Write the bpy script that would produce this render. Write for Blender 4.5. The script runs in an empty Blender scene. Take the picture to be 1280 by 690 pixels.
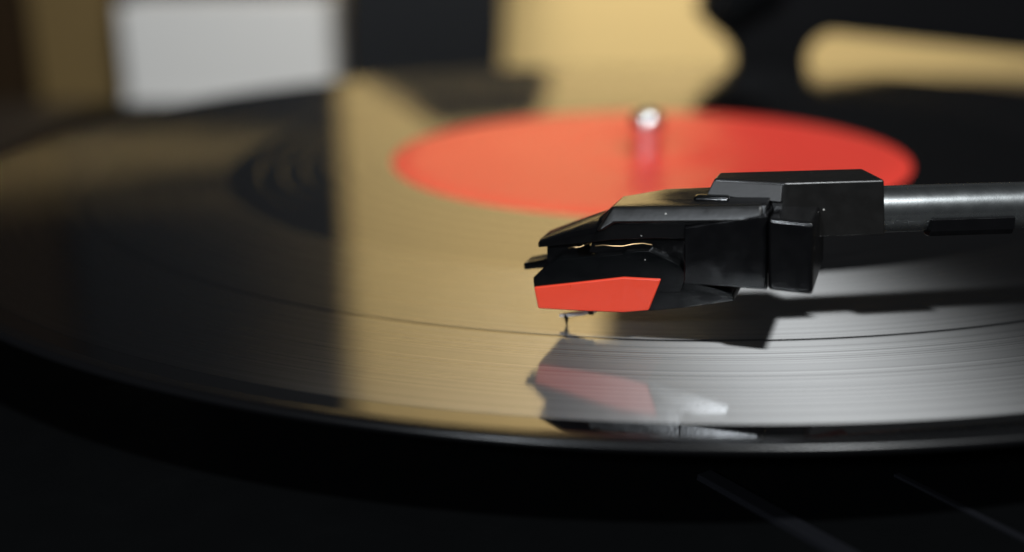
import bpy, bmesh, math, random
from mathutils import Vector, Matrix
random.seed(4)
SC = bpy.context.scene
COL = SC.collection
MM = 0.001

# ------------------------------------------------------------------ camera
F, PITCH, CAMH, CAMD, ROLL = 1500.0, 0.3032, 54.05, 262.1, 0.0125
CX = 30.19                                    # spindle sits at (CX, 0, 0), record surface is z = 0
cp, sp = math.cos(PITCH), math.sin(PITCH)
R_ = Vector((1, 0, 0)); U_ = Vector((0, sp, cp)); W_ = Vector((0, cp, -sp))
cr, sr = math.cos(ROLL), math.sin(ROLL)
R2 = R_ * cr - U_ * sr; U2 = R_ * sr + U_ * cr
CAM = Vector((0, -CAMD, CAMH))
cd = bpy.data.cameras.new('camera'); cam = bpy.data.objects.new('camera', cd); COL.objects.link(cam)
m = Matrix((R2, U2, -W_)).transposed().to_4x4(); m.translation = CAM * MM
cam.matrix_world = m
cd.sensor_width = 36.0; cd.lens = F / 1280 * 36
cd.clip_start = 0.005; cd.clip_end = 20
cd.dof.use_dof = True; cd.dof.focus_distance = 0.1490; cd.dof.aperture_fstop = 7.2
SC.camera = cam

# ------------------------------------------------------------------ room light
wd = bpy.data.worlds.new('World'); SC.world = wd; wd.use_nodes = True
wd.node_tree.nodes['Background'].inputs[0].default_value = (0.8, 0.9, 1.0, 1)
wd.node_tree.nodes['Background'].inputs[1].default_value = 0.004
def area(name, loc, target, size, power, col=(1, 1, 1), size_y=None, spread=180):
    l = bpy.data.lights.new(name, 'AREA'); l.energy = power; l.color = col
    l.shape = 'RECTANGLE' if size_y else 'DISK'; l.size = size
    if size_y: l.size_y = size_y
    l.spread = math.radians(spread)
    o = bpy.data.objects.new(name, l); COL.objects.link(o)
    o.location = Vector(loc) * MM
    o.rotation_euler = (Vector(target) - Vector(loc)).to_track_quat('-Z', 'Y').to_euler()
    return o
S_ = Vector((20, -118, 10))
KD = Vector((0.29, -0.59, 0.79)).normalized()
area('ceiling_lamp', Vector((20, -110, 0)) + KD * 1300, (20, -110, 0), 0.10, 18.5, (0.95, 0.985, 1.0))
area('side_lamp', S_ + Vector((-0.38, -0.82, 0.42)) * 900, S_, 0.06, 4.0, (0.86, 0.93, 1.0))
area('sheen_fill', (-175, -320, 900), (20, -100, 0), 0.07, 0.35, (0.84, 0.92, 1.0))  # unseen source, added for the faint grey sheen on the grooves
area('wall_wash', (130, 350, 440), (110, 620, 220), 0.36, 1.9, (1, 0.95, 0.88), 0.10, 110)  # extra light out of view, added to brighten the wall and its mirror image

vs = SC.view_settings
vs.view_transform = 'Standard'; vs.look = 'None'; vs.exposure = 0; vs.gamma = 1
SC.cycles.use_denoising = True
SC.cycles.use_adaptive_sampling = False
SC.cycles.sample_clamp_indirect = 4
SC.cycles.max_bounces = 8

# ------------------------------------------------------------------ pixel -> place
def ray(px, py):
    x2 = (px - 640) / F; y2 = (345 - py) / F
    xc = x2 * cr + y2 * sr; yc = -x2 * sr + y2 * cr
    return Vector((xc, cp + yc * sp, -sp + yc * cp))
def on_z(px, py, z=0.0):
    d = ray(px, py); return CAM + d * ((z - CAMH) / d.z)
def on_y(px, py, y):
    d = ray(px, py); return CAM + d * ((y + CAMD) / d.y)
S = on_z(708.5, 406)                          # where the needle meets the record
AL = math.radians(19)
A = Vector((math.cos(AL), -math.sin(AL), 0))  # headshell axis, nose to tail
N = Vector((-math.sin(AL), -math.cos(AL), 0)) # headshell side facing the viewer
def on_s(px, py, s):
    d = ray(px, py); t = (S + N * s - CAM).dot(N) / d.dot(N)
    P = CAM + d * t
    return ((P - S).dot(A), P.z)
def hs(u, s, z):                              # headshell coordinates -> world
    return S + A * u + N * s + Vector((0, 0, z))

# ------------------------------------------------------------------ materials
def nt(name):
    mt = bpy.data.materials.new(name); mt.use_nodes = True
    return mt, mt.node_tree.nodes, mt.node_tree.links, mt.node_tree.nodes['Principled BSDF']
def plain(name, col, rough=0.5, ior=1.5, metal=0.0, bump=0.0, bscale=400.0, vary=0.0, specks=False, coat=0.0, spec=0.5):
    mt, n, l, p = nt(name)
    p.inputs['Base Color'].default_value = (*col, 1); p.inputs['Roughness'].default_value = rough
    p.inputs['IOR'].default_value = ior; p.inputs['Metallic'].default_value = metal
    p.inputs['Coat Weight'].default_value = coat; p.inputs['Specular IOR Level'].default_value = spec
    tc = n.new('ShaderNodeTexCoord')
    if bump:
        t = n.new('ShaderNodeTexNoise'); t.inputs['Scale'].default_value = bscale; t.inputs['Detail'].default_value = 5
        l.new(tc.outputs['Object'], t.inputs['Vector'])
        b = n.new('ShaderNodeBump'); b.inputs['Strength'].default_value = bump; b.inputs['Distance'].default_value = 0.0002
        l.new(t.outputs['Fac'], b.inputs['Height']); l.new(b.outputs['Normal'], p.inputs['Normal'])
    if vary:
        t2 = n.new('ShaderNodeTexNoise'); t2.inputs['Scale'].default_value = bscale * 0.22; t2.inputs['Detail'].default_value = 6
        l.new(tc.outputs['Object'], t2.inputs['Vector'])
        mr = n.new('ShaderNodeMapRange'); mr.inputs['From Min'].default_value = 0.3; mr.inputs['From Max'].default_value = 0.7
        mr.inputs['To Min'].default_value = max(0.02, rough - vary); mr.inputs['To Max'].default_value = rough + vary
        l.new(t2.outputs['Fac'], mr.inputs['Value']); l.new(mr.outputs[0], p.inputs['Roughness'])
    if specks:                                 # settled dust: sparse pale grains
        v = n.new('ShaderNodeTexVoronoi'); v.inputs['Scale'].default_value = 420; v.inputs['Randomness'].default_value = 1
        l.new(tc.outputs['Object'], v.inputs['Vector'])
        lt = n.new('ShaderNodeMath'); lt.operation = 'LESS_THAN'; lt.inputs[1].default_value = 0.06
        l.new(v.outputs['Distance'], lt.inputs[0])
        sx = n.new('ShaderNodeSeparateColor'); l.new(v.outputs['Color'], sx.inputs[0])
        g = n.new('ShaderNodeMath'); g.operation = 'GREATER_THAN'; g.inputs[1].default_value = 0.62
        l.new(sx.outputs[0], g.inputs[0])
        mu = n.new('ShaderNodeMath'); mu.operation = 'MULTIPLY'; l.new(lt.outputs[0], mu.inputs[0]); l.new(g.outputs[0], mu.inputs[1])
        mx = n.new('ShaderNodeMix'); mx.data_type = 'RGBA'; l.new(mu.outputs[0], mx.inputs[0])
        mx.inputs[6].default_value = (*col, 1); mx.inputs[7].default_value = (0.34, 0.33, 0.31, 1)
        l.new(mx.outputs[2], p.inputs['Base Color'])
    return mt

def vinyl(name, sheen, mirror_rough=0.04, streak=1.0):
    mt, n, l, p = nt(name)
    p.inputs['Base Color'].default_value = (0.003, 0.003, 0.0033, 1)
    p.inputs['Roughness'].default_value = mirror_rough; p.inputs['IOR'].default_value = 1.75
    tc = n.new('ShaderNodeTexCoord'); ln = n.new('ShaderNodeVectorMath'); ln.operation = 'LENGTH'
    sep = n.new('ShaderNodeSeparateXYZ'); cmb = n.new('ShaderNodeCombineXYZ')
    l.new(tc.outputs['Object'], sep.inputs[0]); l.new(sep.outputs[0], cmb.inputs[0]); l.new(sep.outputs[1], cmb.inputs[1])
    l.new(cmb.outputs[0], ln.inputs[0])
    t = n.new('ShaderNodeTexNoise'); t.noise_dimensions = '1D'; t.inputs['Scale'].default_value = 1900
    t.inputs['Detail'].default_value = 6; t.inputs['Roughness'].default_value = 0.75
    l.new(ln.outputs['Value'], t.inputs['W'])
    b = n.new('ShaderNodeBump'); b.inputs['Strength'].default_value = 0.10 * streak; b.inputs['Distance'].default_value = 0.00004
    l.new(t.outputs['Fac'], b.inputs['Height']); l.new(b.outputs['Normal'], p.inputs['Normal'])
    if sheen:                                  # light caught on the two slopes of the V-shaped grooves
        mr = n.new('ShaderNodeMapRange'); mr.inputs['From Min'].default_value = 0.25; mr.inputs['From Max'].default_value = 0.75
        mr.inputs['To Min'].default_value = 0.5; mr.inputs['To Max'].default_value = 1.5
        l.new(t.outputs['Fac'], mr.inputs['Value'])
        nrm = n.new('ShaderNodeVectorMath'); nrm.operation = 'NORMALIZE'; l.new(cmb.outputs[0], nrm.inputs[0])
        tg = n.new('ShaderNodeTangent'); tg.direction_type = 'RADIAL'; tg.axis = 'Z'
        last = p.outputs[0]
        for slope, w, ro, an in ((1.3, 1.0, 0.42, -0.03), (-1.0, 0.75, 0.33, 0.08)):
            sc = n.new('ShaderNodeVectorMath'); sc.operation = 'SCALE'; sc.inputs['Scale'].default_value = slope
            l.new(nrm.outputs[0], sc.inputs[0])
            av = n.new('ShaderNodeVectorMath'); av.operation = 'ADD'; av.inputs[1].default_value = (0, 0, 1)
            l.new(sc.outputs[0], av.inputs[0])
            nn = n.new('ShaderNodeVectorMath'); nn.operation = 'NORMALIZE'; l.new(av.outputs[0], nn.inputs[0])
            k = n.new('ShaderNodeMath'); k.operation = 'MULTIPLY'; k.inputs[1].default_value = sheen * w
            l.new(mr.outputs[0], k.inputs[0])
            g = n.new('ShaderNodeBsdfAnisotropic'); g.distribution = 'BECKMANN'
            g.inputs['Roughness'].default_value = ro; g.inputs['Anisotropy'].default_value = an
            l.new(nn.outputs[0], g.inputs['Normal']); l.new(tg.outputs[0], g.inputs['Tangent']); l.new(k.outputs[0], g.inputs['Color'])
            ad = n.new('ShaderNodeAddShader'); l.new(last, ad.inputs[0]); l.new(g.outputs[0], ad.inputs[1]); last = ad.outputs[0]
        l.new(last, n['Material Output'].inputs[0])
    return mt

M = {}
M['groove'] = vinyl('vinyl_grooves', 0.050, 0.05, 1.0)
M['smooth'] = vinyl('vinyl_smooth', 0.0, 0.03, 0.25)
M['rim'] = plain('vinyl_rim', (0.003, 0.003, 0.0034), 0.27, spec=0.35)
M['label'] = plain('red_paper_label', (0.84, 0.060, 0.040), 0.40, 1.5, bump=0.02, bscale=600, spec=0.35)
M['chrome'] = plain('spindle_steel', (0.85, 0.83, 0.82), 0.26, metal=1.0)
M['plastic'] = plain('black_satin_plastic', (0.003, 0.003, 0.0034), 0.18, bump=0.04, bscale=2500, vary=0.05, specks=True, spec=0.45)
M['satin'] = plain('black_matte_plastic', (0.006, 0.0057, 0.0054), 0.32, bump=0.05, bscale=2200, vary=0.05, specks=True, spec=0.55)
M['collar'] = plain('lit_black_plastic', (0.024, 0.024, 0.025), 0.48, bump=0.08, bscale=2200, vary=0.06, specks=True)  # black plastic with the facet's lit grey put into its base colour
M['gloss'] = plain('black_gloss_plastic', (0.002, 0.0023, 0.0026), 0.14, bump=0.03, bscale=1800, vary=0.05, specks=True)
M['red'] = plain('red_stylus_plastic', (0.70, 0.056, 0.025), 0.32, bump=0.06, bscale=1500, vary=0.06)
M['tube'] = plain('dark_anodised_tube', (0.30, 0.315, 0.32), 0.27, metal=0.95, bump=0.03, bscale=3000, vary=0.02, specks=True)
M['steel'] = plain('bright_aluminium', (0.8, 0.78, 0.77), 0.3)
M['copper'] = plain('gold_wire', (0.55, 0.36, 0.18), 0.4, metal=1.0)
M['rubber'] = plain('black_rubber', (0.012, 0.012, 0.012), 0.6, bump=0.3, bscale=900)
M['plinth'] = plain('black_plinth_plastic', (0.0022, 0.0024, 0.0026), 0.35, bump=0.1, bscale=700, vary=0.1, spec=0.06)
M['plinth_rib'] = plain('pale_plinth_rib', (0.006, 0.0063, 0.008), 0.4, bump=0.1, bscale=700, spec=0.3)  # base a little paler and bluer than the plinth
M['wall'] = plain('ochre_wall_paint', (0.60, 0.43, 0.175), 0.75, bump=0.25, bscale=120)
M['white'] = plain('white_card', (0.56, 0.55, 0.53), 0.6)
M['dark'] = plain('charcoal_case', (0.005, 0.0055, 0.0065), 0.45, bump=0.1, bscale=300, spec=0.2)
M['brown'] = plain('dark_brown_wood', (0.018, 0.010, 0.004), 0.6, bump=0.3, bscale=90, spec=0.08)
M['pale_brown'] = plain('brown_wood', (0.12, 0.08, 0.03), 0.6, bump=0.3, bscale=90, spec=0.15)
M['blackmat'] = plain('black_moulded_plastic', (0.004, 0.004, 0.0045), 0.4, bump=0.1, bscale=300, spec=0.15)
M['table'] = plain('dark_tabletop', (0.03, 0.022, 0.015), 0.5, bump=0.2, bscale=60)

# ------------------------------------------------------------------ mesh helpers (all in mm)
def finish(name, bm, mat, parent=None, origin=(0, 0, 0), bevel=0.0, seg=2, smooth=True, angle=35):
    bmesh.ops.remove_doubles(bm, verts=bm.verts, dist=1e-4)
    bmesh.ops.recalc_face_normals(bm, faces=bm.faces)
    if bevel:
        ed = [e for e in bm.edges if len(e.link_faces) == 2 and e.calc_face_angle(0) > math.radians(20)]
        bmesh.ops.bevel(bm, geom=ed, offset=bevel, segments=seg, affect='EDGES', profile=0.5, clamp_overlap=True)
    o3 = Vector(origin)
    for v in bm.verts: v.co = (v.co - o3) * MM
    me = bpy.data.meshes.new(name); bm.to_mesh(me); bm.free()
    me.materials.append(M[mat])
    if smooth:
        me.polygons.foreach_set('use_smooth', [True] * len(me.polygons))
        me.set_sharp_from_angle(angle=math.radians(80 if bevel else angle))
    ob = bpy.data.objects.new(name, me); COL.objects.link(ob)
    ob.location = o3 * MM
    if parent is not None:
        ob.parent = parent; ob.location = (o3 - Vector(parent['_o'])) * MM
    ob['_o'] = tuple(o3)
    if bevel:
        w = ob.modifiers.new('weighted', 'WEIGHTED_NORMAL'); w.keep_sharp = False; w.weight = 100
    return ob
def empty(name, origin):
    o = bpy.data.objects.new(name, None); COL.objects.link(o); o.location = Vector(origin) * MM
    o.empty_display_size = 0.01; o['_o'] = tuple(origin); return o
def tag(o, label=None, cat=None, group=None, kind=None):
    if label: o['label'] = label
    if cat: o['category'] = cat
    if group: o['group'] = group
    if kind: o['kind'] = kind
    return o
def lathe(profile, c, seg=256):
    """closed profile of (r, z); r = 0 allowed at ends"""
    bm = bmesh.new(); rings = []
    for r, z in profile:
        if r < 1e-6: rings.append([bm.verts.new((c[0], c[1], z))] * seg)
        else: rings.append([bm.verts.new((c[0] + r * math.cos(2 * math.pi * i / seg), c[1] + r * math.sin(2 * math.pi * i / seg), z)) for i in range(seg)])
    for a, b in zip(rings, rings[1:]):
        for i in range(seg):
            q = [a[i], a[(i + 1) % seg], b[(i + 1) % seg], b[i]]
            q = list(dict.fromkeys(q))
            if len(q) > 2: bm.faces.new(q)
    return bm
def ring(r0, r1, zt, zb, c, seg=384, lip=0.05):
    return lathe([(r0, zb), (r0, zt - lip), (r0 + lip, zt), (r1 - lip, zt), (r1, zt - lip), (r1, zb), (r0, zb)], c, seg)
def prism(pts_a, pts_b):
    """two matching loops of world points joined into a solid"""
    bm = bmesh.new()
    a = [bm.verts.new(p) for p in pts_a]; b = [bm.verts.new(p) for p in pts_b]
    n = len(a)
    bm.faces.new(a); bm.faces.new(b[::-1])
    for i in range(n): bm.faces.new((a[i], b[i], b[(i + 1) % n], a[(i + 1) % n]))
    return bm
def hs_prism(pts, s0, s1):
    return prism([hs(u, s0, z) for u, z in pts], [hs(u, s1, z) for u, z in pts])
def loft(sections):
    bm = bmesh.new(); rows = [[bm.verts.new(p) for p in sec] for sec in sections]
    n = len(rows[0])
    for a, b in zip(rows, rows[1:]):
        for i in range(n): bm.faces.new((a[i], a[(i + 1) % n], b[(i + 1) % n], b[i]))
    bm.faces.new(rows[0][::-1]); bm.faces.new(rows[-1])
    return bm
def tube(path, rad, seg=12):
    bm = bmesh.new(); rows = []
    for i, p in enumerate(path):
        p = Vector(p); t = (Vector(path[min(i + 1, len(path) - 1)]) - Vector(path[max(i - 1, 0)])).normalized()
        up = Vector((0, 0, 1)) if abs(t.z) < 0.9 else Vector((1, 0, 0))
        x = t.cross(up).normalized(); y = t.cross(x)
        r = rad[i] if isinstance(rad, (list, tuple)) else rad
        rows.append([bm.verts.new(p + x * r * math.cos(2 * math.pi * k / seg) + y * r * math.sin(2 * math.pi * k / seg)) for k in range(seg)])
    for a, b in zip(rows, rows[1:]):
        for k in range(seg): bm.faces.new((a[k], a[(k + 1) % seg], b[(k + 1) % seg], b[k]))
    bm.faces.new(rows[0][::-1]); bm.faces.new(rows[-1])
    return bm
def box(x0, x1, y0, y1, z0, z1):
    pa = [(x0, y0, z0), (x1, y0, z0), (x1, y1, z0), (x0, y1, z0)]
    return prism([Vector(p) for p in pa], [Vector((p[0], p[1], z1)) for p in pa])

# ------------------------------------------------------------------ setting
ZT = -70.0                                     # tabletop
WY = 620.0                                     # wall plane
o = finish('tabletop', box(-900, 1000, -330, 610, ZT - 30, ZT), 'table', None, (0, 0, ZT), bevel=2); tag(o, 'dark tabletop under the turntable', 'table', kind='structure')
o = finish('wall', box(-900, 1200, WY, WY + 40, -750, 480), 'wall', None, (0, WY, ZT)); tag(o, 'plain ochre yellow wall behind the record', 'wall', kind='structure')

# ------------------------------------------------------------------ background things
def img_poly(pts, y):                          # pixels of an outline standing at depth y
    return [on_y(px, py, y) for px, py in pts]
def stand(name, outline, y0, y1, mat, bevel, parent=None, origin=None):
    """outline in (x, z) mm at depth y0, thick to y1"""
    og = origin or (sum(p[0] for p in outline) / len(outline), y0, ZT)
    return finish(name, prism([Vector((x, y0, z)) for x, z in outline], [Vector((x, y1, z)) for x, z in outline]), mat, parent, og, bevel=bevel)
# white box, its top a little below the record
yb = 520
xa = on_y(152, 60, yb).x; xb = on_y(412, 60, yb).x
wb = empty('white_box', ((xa + xb) / 2, yb, ZT)); tag(wb, 'plain white box standing beside the brown cabinet', 'box')
stand('carton', [(xa, ZT), (xb, ZT), (xb, -5), (xa, -5)], yb, yb + 70, 'white', 1.5, wb, (0, yb, ZT))
stand('base_band', [(xa - 0.6, ZT), (xb + 0.6, ZT), (xb + 0.6, ZT + 6), (xa - 0.6, ZT + 6)], yb - 0.6, yb + 70.6, 'white', 0.3, wb, (0, yb, ZT))
# charcoal case leaning behind the record
yc = 540
def X(px, y, py=60): return on_y(px, py, y).x
dc = empty('leaning_case', (X(530, yc), yc, ZT)); tag(dc, 'charcoal black case leaning to one side behind the record', 'case')
x430, x632, x545, x690, x660 = X(432, yc), X(632, yc), X(548, yc), X(692, yc), X(668, yc)
def up(py): return -on_y(640, py, yc).z       # height whose mirror image in the record falls on row py
stand('shell', [(x430, ZT), (x632 - 3, ZT), (x632, -2), (x690, up(104)), (x660, up(150)), (x545, up(160)), (x430 + 2, up(84))], yc, yc + 40, 'dark', 2.0, dc, (0, yc, ZT))
stand('edge_trim', [(x632 - 7, ZT), (x632 - 3.2, ZT), (x632 - 0.2, -18), (x632 - 5, -18)], yc - 2, yc, 'dark', 0.4, dc, (0, yc, ZT))
# brown cabinet on the far side
yk = 530
cb = empty('wooden_cabinet', (X(60, yk), yk, ZT)); tag(cb, 'dark brown wooden cabinet with one paler upright board', 'cabinet')
yp = 575
xc1 = X(430, yp, 300)
stand('back_panel', [(-880, ZT), (xc1, ZT), (xc1 - 3, 520), (-880, 520)], yp, yp + 25, 'dark', 1.0, cb, (0, yp, ZT))
stand('upright_board', [(X(42, yk), ZT), (X(140, yk), ZT), (X(140, yk), 60), (X(42, yk), 60)], yk, yk + 20, 'pale_brown', 1.0, cb, (0, yk, ZT))
stand('side_board', [(X(-260, yk), ZT), (X(36, yk), ZT), (X(36, yk), 300), (X(-260, yk), 300)], yk + 4, yk + 24, 'brown', 1.0, cb, (0, yk, ZT))
# black stand with a long slot
ys = 161
st = empty('slotted_stand', (X(1100, ys), ys, -14.0)); tag(st, 'tall black moulded stand with a long slot cut through it', 'stand')
def rounded(cxz, r, a0, a1, n=8):
    return [(cxz[0] + r * math.cos(math.radians(a0 + (a1 - a0) * i / n)), cxz[1] + r * math.sin(math.radians(a0 + (a1 - a0) * i / n))) for i in range(n + 1)]
PZ = -14.0                                     # top of the plinth
def pz(px, py): p = on_y(px, py, ys); return (p.x, p.z)
def mir(px, py): p = on_y(px, py, ys); return (p.x, -p.z)   # seen mirrored in the record
outer = [pz(872, 170), pz(874, 112), pz(900, 96), pz(918, 88), pz(920, 68), pz(908, 50), pz(890, 36), pz(872, 14), pz(880, -12), pz(884, -40), mir(885, 265), mir(872, 290), mir(780, 318), mir(766, 335), mir(758, 400), mir(735, 690), (150, mir(735, 690)[1] + 20), (300, 150), (300, PZ), (pz(872, 0)[0], PZ)]
tl = pz(1032, 38); tr = pz(1400, 78); bl = pz(1024, 120); br = pz(1400, 165); le = pz(1002, 68)
slot = [bl, pz(1006, 92), pz(1002, 72), pz(1008, 54), pz(1018, 44), tl, tr, br]
cu = bpy.data.curves.new('tmp', 'CURVE'); cu.dimensions = '2D'; cu.fill_mode = 'BOTH'
for pts in (outer, slot):
    sp_ = cu.splines.new('POLY'); sp_.points.add(len(pts) - 1)
    for q, (x, z) in zip(sp_.points, pts): q.co = (x, z, 0, 1)
    sp_.use_cyclic_u = True
cu.extrude = 7
tob = bpy.data.objects.new('tmp', cu); COL.objects.link(tob)
bpy.context.view_layer.update()
me = bpy.data.meshes.new_from_object(tob.evaluated_get(bpy.context.evaluated_depsgraph_get()))
bm = bmesh.new(); bm.from_mesh(me); bpy.data.objects.remove(tob); bpy.data.meshes.remove(me)
for v in bm.verts: v.co = Vector((v.co.x, ys - v.co.z, v.co.y))
finish('slotted_panel', bm, 'blackmat', st, (0, ys, PZ), smooth=False)
p0 = on_y(893, 26, ys - 14); p1 = on_y(985, -30, ys - 14)
finish('lever', tube([p0, p0 + (p1 - p0) * 0.06, p1], [3.0, 4.2, 4.2], 20), 'gloss', st, p0)

# ------------------------------------------------------------------ turntable
PZ = -14.0
tt = empty('turntable', (CX, 0, ZT)); tag(tt, 'black portable turntable under the red-labelled record', 'turntable')
finish('plinth', box(-150, 320, -190, 172, ZT + 6, PZ), 'plinth', tt, (0, 0, ZT), bevel=3, seg=3)
for fx, fy in ((-120, -160), (290, -160), (-120, 145), (290, 145)):
    finish('foot', lathe([(0, ZT), (10, ZT), (12, ZT + 3), (12, ZT + 6.2), (0, ZT + 6.2)], (fx, fy), 32), 'rubber', tt, (fx, fy, ZT))
finish('platter', lathe([(0, -14), (98, -14), (100, -13), (100, -3.2), (99, -2.2), (0, -2.2)], (CX, 0), 192), 'rubber', tt, (CX, 0, -14))
# two raised ribs and a screw in front, below the record's edge
def strip(pxa, pxb, w, h):
    a = on_z(*pxa, PZ); b = on_z(*pxb, PZ); t = (b - a).normalized(); n = Vector((-t.y, t.x, 0)) * w / 2
    lo = [a + n, a - n, b - n, b + n]; dz = Vector((0, 0, -1)); uz = Vector((0, 0, h))
    return finish('rib', prism([p + dz for p in lo], [p + uz - n * (0.25 if i in (0, 3) else -0.25) for i, p in enumerate(lo)]), 'plinth_rib', tt, (a.x, a.y, PZ), bevel=0.12)
strip((880, 596), (1075, 706), 3.0, 0.7)
strip((1120, 594), (1330, 700), 1.3, 0.3)
dome = [(3.5 * math.cos(math.radians(a)), 7.0 + 3.3 * math.sin(math.radians(a))) for a in range(0, 91, 10)]
finish('spindle', lathe([(0, -3), (3.38, -3), (3.38, 5.6), (3.5, 6.0)] + dome[:-1] + [(0, 10.3)], (CX, 0), 48), 'chrome', tt, (CX, 0, -3))

# ------------------------------------------------------------------ record
rec = empty('vinyl_record', (CX, 0, -2)); tag(rec, 'black vinyl record with a plain red centre label', 'record')
C2 = (CX, 0)
def rad(px, py): p = on_z(px, py); return math.hypot(p.x - CX, p.y)
RG = (rad(708, 420) + rad(900, 424) + rad(1280, 403)) / 3      # gap between two tracks
RD = (rad(424, 305) + rad(540, 318) + rad(665, 335) + rad(280, 200)) / 4   # where the grooves begin
print('radii', RG, RD, 'S', S)
finish('disc', lathe([(3.6, -2.0), (143.0, -2.0), (147.25, -1.2), (147.25, -0.45), (3.6, -0.45), (3.6, -2.0)], C2, 384), 'smooth', rec, (CX, 0, -2))
dw = [(56.3, -0.5), (56.3, -0.03)]
for k in range(6):                              # widely spaced run-out groove
    r = 60.5 + k * (RD - 62.5) / 6; dw += [(r, -0.03), (r + 0.12, -0.06), (r + 0.24, -0.03)]
dw += [(RD, -0.03), (RD, -0.5), (56.3, -0.5)]
finish('dead_wax', lathe(dw, C2, 384), 'smooth', rec, (CX, 0, 0), angle=6)
finish('track_band', ring(RD, RG - 0.35, 0.0, -0.5, C2), 'groove', rec, (CX, 0, 0))
finish('track_gap', ring(RG - 0.35, RG + 0.35, -0.06, -0.5, C2), 'smooth', rec, (CX, 0, 0))
finish('track_band', ring(RG + 0.35, 143.9, 0.0, -0.5, C2), 'groove', rec, (CX, 0, 0))
finish('lead_in', ring(143.9, 147.0, -0.02, -0.5, C2), 'smooth', rec, (CX, 0, 0))
rim = [(147.0, -0.5), (147.0, -0.03), (147.4, -0.01), (148.0, -0.01)]
rim += [(148.5 + 0.75 * math.sin(math.radians(a)), -0.72 + 0.7 * math.cos(math.radians(a))) for a in range(0, 181, 12)]
rim += [(147.4, -1.44), (147.3, -0.5), (147.0, -0.5)]
finish('rim', lathe(rim, C2, 512), 'rim', rec, (CX, 0, 0))
lab = [(3.62, -0.5), (3.62, 0.05), (15.5, 0.05), (16.0, -0.02), (16.8, -0.02), (17.3, 0.05), (50.0, 0.05), (50.7, 0.16), (51.7, 0.16), (52.4, 0.05), (55.9, 0.04), (56.2, -0.05), (56.2, -0.5), (3.62, -0.5)]
tag(finish('label', lathe(lab, C2, 256), 'label', rec, (CX, 0, 0)), 'plain red paper centre label')

# ------------------------------------------------------------------ tonearm
arm = empty('tonearm', tuple(S)); tag(arm, 'black tonearm with angular headshell and red stylus guard on the record', 'tonearm')
def kk(pts): return [(u * 0.952, z * 0.965) for u, z in pts]
def poly(pix, s): return [on_s(x, y, s) for x, y in pix]
# headshell: faceted shell lofted along its axis; a section is half-width/height corners
def sec(u, zb, wb, z1, w1, z2, w2, z3, w3, far):
    h = [(wb, zb), (w1, z1), (w2, z2), (w3, z3)]
    u *= 0.952
    h = [(s, z * 0.965) for s, z in h]
    return [hs(u, s, z) for s, z in h] + [hs(u, -s * far, z - (0.25 if i else 0)) for i, (s, z) in enumerate(h[::-1])]
shell = [sec(-2.9, 11.9, 3.6, 12.2, 3.8, 12.6, 3.8, 12.9, 3.0, 0.5),
         sec(1.8, 12.9, 4.4, 13.9, 4.6, 14.6, 4.5, 15.0, 3.0, 0.45),
         sec(5.5, 13.7, 5.0, 15.0, 5.3, 15.6, 5.2, 16.6, 3.0, 0.3),
         sec(7.7, 14.2, 5.2, 16.4, 5.9, 18.5, 5.5, 18.6, 3.6, 0.15),
         sec(13.2, 14.9, 5.4, 16.9, 6.0, 19.0, 5.5, 19.6, 3.6, 0.55),
         sec(18.5, 15.2, 5.4, 17.4, 6.0, 19.5, 5.5, 19.9, 3.8, 0.8),
         sec(27.3, 15.6, 5.4, 18.1, 6.0, 20.2, 5.5, 20.3, 4.0, 0.95)]
shellob = finish('headshell', loft(shell), 'plastic', arm, tuple(S), bevel=0.12, seg=2, angle=25)
# raised bevel strip that outlines the near side of the shell
st_px = [(744, 290), (764.5, 258.5), (953, 256.5), (953, 277.5), (768, 279.5), (753, 289)]
def strip_solid(sg):
    up_ = [1, 0, 0, 1, 1, 1]; so = [6.5, 5.7, 5.7, 6.5, 6.5, 6.5]
    pts = [on_s(x, y, q) for (x, y), q in zip(st_px, so)]
    return prism([hs(u, sg * q, z) for (u, z), q in zip(pts, so)], [hs(u, sg * 4.4, z) for u, z in pts])
finish('bevel_strip', strip_solid(1), 'satin', shellob, tuple(S), bevel=0.42, seg=3, angle=50)
finish('top_rib', hs_prism(kk([(17.6, 19.2), (22.4, 19.4), (22.4, 20.45), (17.9, 20.3)]), 3.6, 2.0), 'gloss', shellob, tuple(S), bevel=0.4)
# finger tab at the nose
finish('finger_tab', hs_prism(kk([(-5.6, 8.0), (-5.7, 8.9), (-3.0, 9.6), (-1.0, 10.4), (-1.0, 9.2), (-2.8, 8.5)]), 1.8, -1.6), 'gloss', shellob, tuple(S), bevel=0.15)
# neck joining nose and cartridge
finish('neck', hs_prism(kk([(-1.9, 9.6), (-1.9, 12.6), (2.4, 13.6), (2.4, 10.8)]), 3.0, -3.0), 'plastic', shellob, tuple(S), bevel=0.1)
# side blocks at the tail
finish('side_block', hs_prism(poly([(854.5, 284), (854.5, 355.3), (959, 363), (959, 268)], 6.4), 6.4, -6.4), 'plastic', shellob, tuple(S), bevel=0.25)
finish('locking_block', hs_prism(poly([(959.5, 273), (959.5, 363), (1015.5, 369.5), (1017.5, 279)], 7.3), 7.3, -7.3), 'plastic', shellob, tuple(S), bevel=0.45, seg=3)

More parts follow.
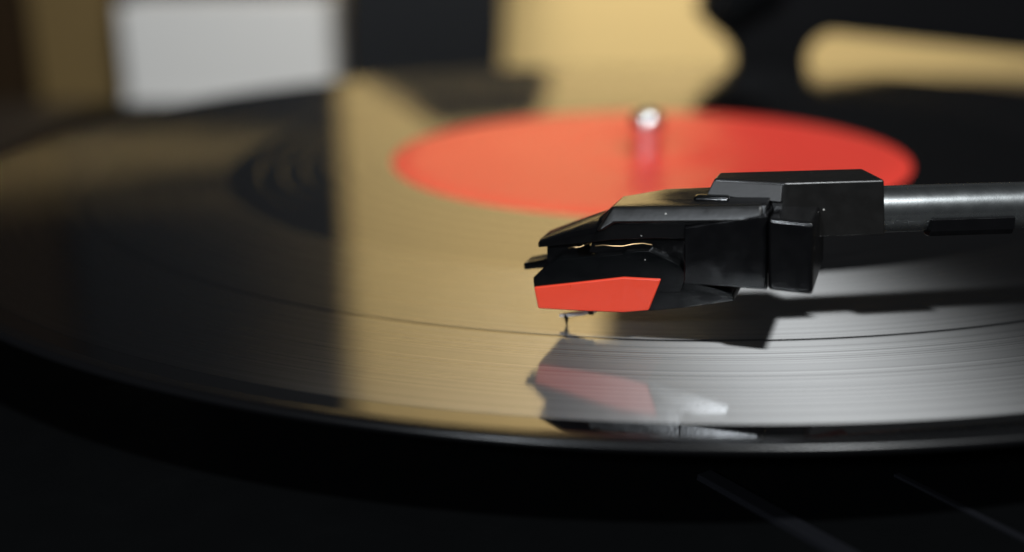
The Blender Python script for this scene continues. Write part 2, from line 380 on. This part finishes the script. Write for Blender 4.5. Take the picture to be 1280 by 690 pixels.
# cartridge
body = poly([(683, 331), (666, 347.5), (667, 360), (705, 364), (850, 366), (860, 345), (850, 330), (812, 313), (781, 314), (778, 317), (696, 323.5)], 4.9)
cart = finish('cartridge', hs_prism(body, 4.9, -4.9), 'gloss', arm, tuple(S), bevel=0.2)
finish('mounting_pad', hs_prism(kk([(4.2, 11.9), (5.0, 14.3), (10.5, 15.3), (18.5, 15.6), (18.5, 11.0)]), 4.0, -4.0), 'plastic', cart, tuple(S), bevel=0.1)
finish('rear_wedge', hs_prism(poly([(806, 351), (811, 389), (862, 384.5), (918, 376.5), (916, 367.5), (850, 346)], 4.7), 4.7, -4.7), 'gloss', cart, tuple(S), bevel=0.15)
guard = finish('stylus_guard', hs_prism(poly([(667, 359.3), (711, 354.5), (779, 346.8), (826, 349.3), (810.5, 388.5), (779, 391), (735, 389.5), (672.5, 386)], 5.25), 5.25, -5.25), 'red', cart, tuple(S), bevel=0.22, seg=3)
tag(guard, 'bright red stylus guard')
def cpt(px, py): u, z = on_s(px, py, 0); return hs(u, 0, z)
finish('cantilever', tube([cpt(745, 387), cpt(728, 391.3), cpt(712, 393), cpt(700, 394.3)], [0.36, 0.33, 0.30, 0.24], 14), 'steel', cart, tuple(cpt(712, 393)))
finish('damper', tube([cpt(739, 386), cpt(739, 392.5)], [0.55, 0.4], 14), 'rubber', cart, tuple(cpt(739, 390)))
finish('stylus_tip', tube([cpt(707.5, 392), cpt(708, 399), hs(0, 0, -0.02)], [0.34, 0.28, 0.06], 12), 'gloss', cart, tuple(S))
for k, (ua, ub, za, zb_, s_) in enumerate(((1.2, 4.8, 12.0, 13.0, 3.2), (5.2, 12.8, 12.95, 13.75, 4.2))):
    finish('lead_wire', tube([hs(0.952 * (ua + (ub - ua) * i / 6), s_ + 0.25 * math.sin(i), 0.965 * (za + (zb_ - za) * i / 6) + 0.12 * math.sin(i * 1.7)) for i in range(7)], 0.09, 8), 'copper', cart, tuple(S))

# end block where shell and tube meet (bent in plan)
ZTOP = 21.3
plan = [on_z(px, py, ZTOP) for px, py in ((890, 226), (981, 229.5), (1106, 224.5), (1078, 210.4), (899, 215.4))]
low = [Vector((p.x, p.y, 13.6)) for p in plan]
def below(p, py, dx, dy):                      # the corner under p that falls on image row py
    y = p.y + dy; return Vector((p.x + dx, y, on_y(640, py, y).z))
low[0] = Vector((plan[0].x - 1.0, plan[0].y - 1.7, 18.3)); low[4] = Vector((plan[4].x, plan[4].y, 18.3))
low[1] = Vector((plan[1].x - 0.4, plan[1].y - 1.2, 14.2))
c2 = on_y(1107, 294.5, plan[2].y - 0.4); low[2] = c2; low[3].z = c2.z; low[1].z = c2.z
for i in (0, 1):                               # the slanting near face sits back, under the collar plate
    plan[i] = plan[i] - N * (1.3, 0.6)[i]; low[i] = low[i] - N * (2.6, 1.2)[i]
finish('end_block', prism(plan, low), 'satin', arm, tuple(S), bevel=0.32, seg=3)
def s_of(P): return (P - S).dot(N)
t0 = on_z(892, 225.8, ZTOP - 0.25); t1 = on_z(978, 231.0, ZTOP - 0.25); sa, sb = s_of(t0), s_of(t1)
b0 = hs(*[(u, sa + 1.0, z) for u, z in [on_s(883.5, 243, sa + 1.0)]][0]); b1 = hs(*[(u, sb + 1.0, z) for u, z in [on_s(976.5, 253, sb + 1.0)]][0])
finish('collar', prism([t0, t1, b1, b0], [p - N * 2.4 for p in (t0, t1, b1, b0)]), 'collar', arm, tuple(S), bevel=0.15, seg=3)
# tube
BE = math.radians(7)
T0 = on_y(1112, 261, (plan[2].y + plan[3].y) / 2); q = T0.y
T1 = on_y(1280, 256, T0.y + (on_y(1280, 256, T0.y).x - T0.x) * math.tan(BE))
TD = (T1 - T0).normalized(); T0 = T0 - TD * 4
L = 172
TR = 29.3 / F * (T0 - CAM).dot(W_)
tb = finish('arm_tube', tube([T0, T0 + TD * 4, T0 + TD * L], TR, 48), 'tube', arm, tuple(T0), angle=50)
nr = Vector((math.sin(BE), -math.cos(BE), 0)); UZ = Vector((0, 0, 1))
def along(px):                                 # distance along the tube seen at image column px
    best = min(range(0, 400), key=lambda i: abs((lambda v: 640 + F * v.dot(R2) / v.dot(W_))(T0 + TD * i * 0.1 - CAM) - px)); return best * 0.1
c0 = T0 + TD * along(1151); c1 = T0 + TD * along(1254)
def clip_ring(P): return [P + nr * 1.6 - UZ * (TR + 0.12), P + nr * (TR - 0.2) - UZ * (TR + 0.05), P + nr * (TR + 0.25) - UZ * 2.2, P + nr * (TR + 0.25) - UZ * 0.75, P + nr * (TR - 0.3) - UZ * 0.6, P + nr * 1.0 - UZ * 0.9, P + nr * 1.0 - UZ * 2.6]
finish('clip', loft([clip_ring(c0), clip_ring(c1)]), 'plastic', tb, tuple(c0), bevel=0.1)
# pivot, outside the picture on the right
PV = T0 + TD * L
finish('pivot_housing', lathe([(0, -14.2), (17, -14.2), (17, -6), (11, -4), (11, 24), (9, 27), (0, 27)], (PV.x, PV.y), 48), 'plastic', arm, (PV.x, PV.y, PZ))
finish('counterweight', tube([PV + TD * 8, PV + TD * 9, PV + TD * 38, PV + TD * 39], [10, 12, 12, 10], 32), 'plastic', arm, tuple(PV))

for o in bpy.data.objects:
    if '_o' in o: del o['_o']
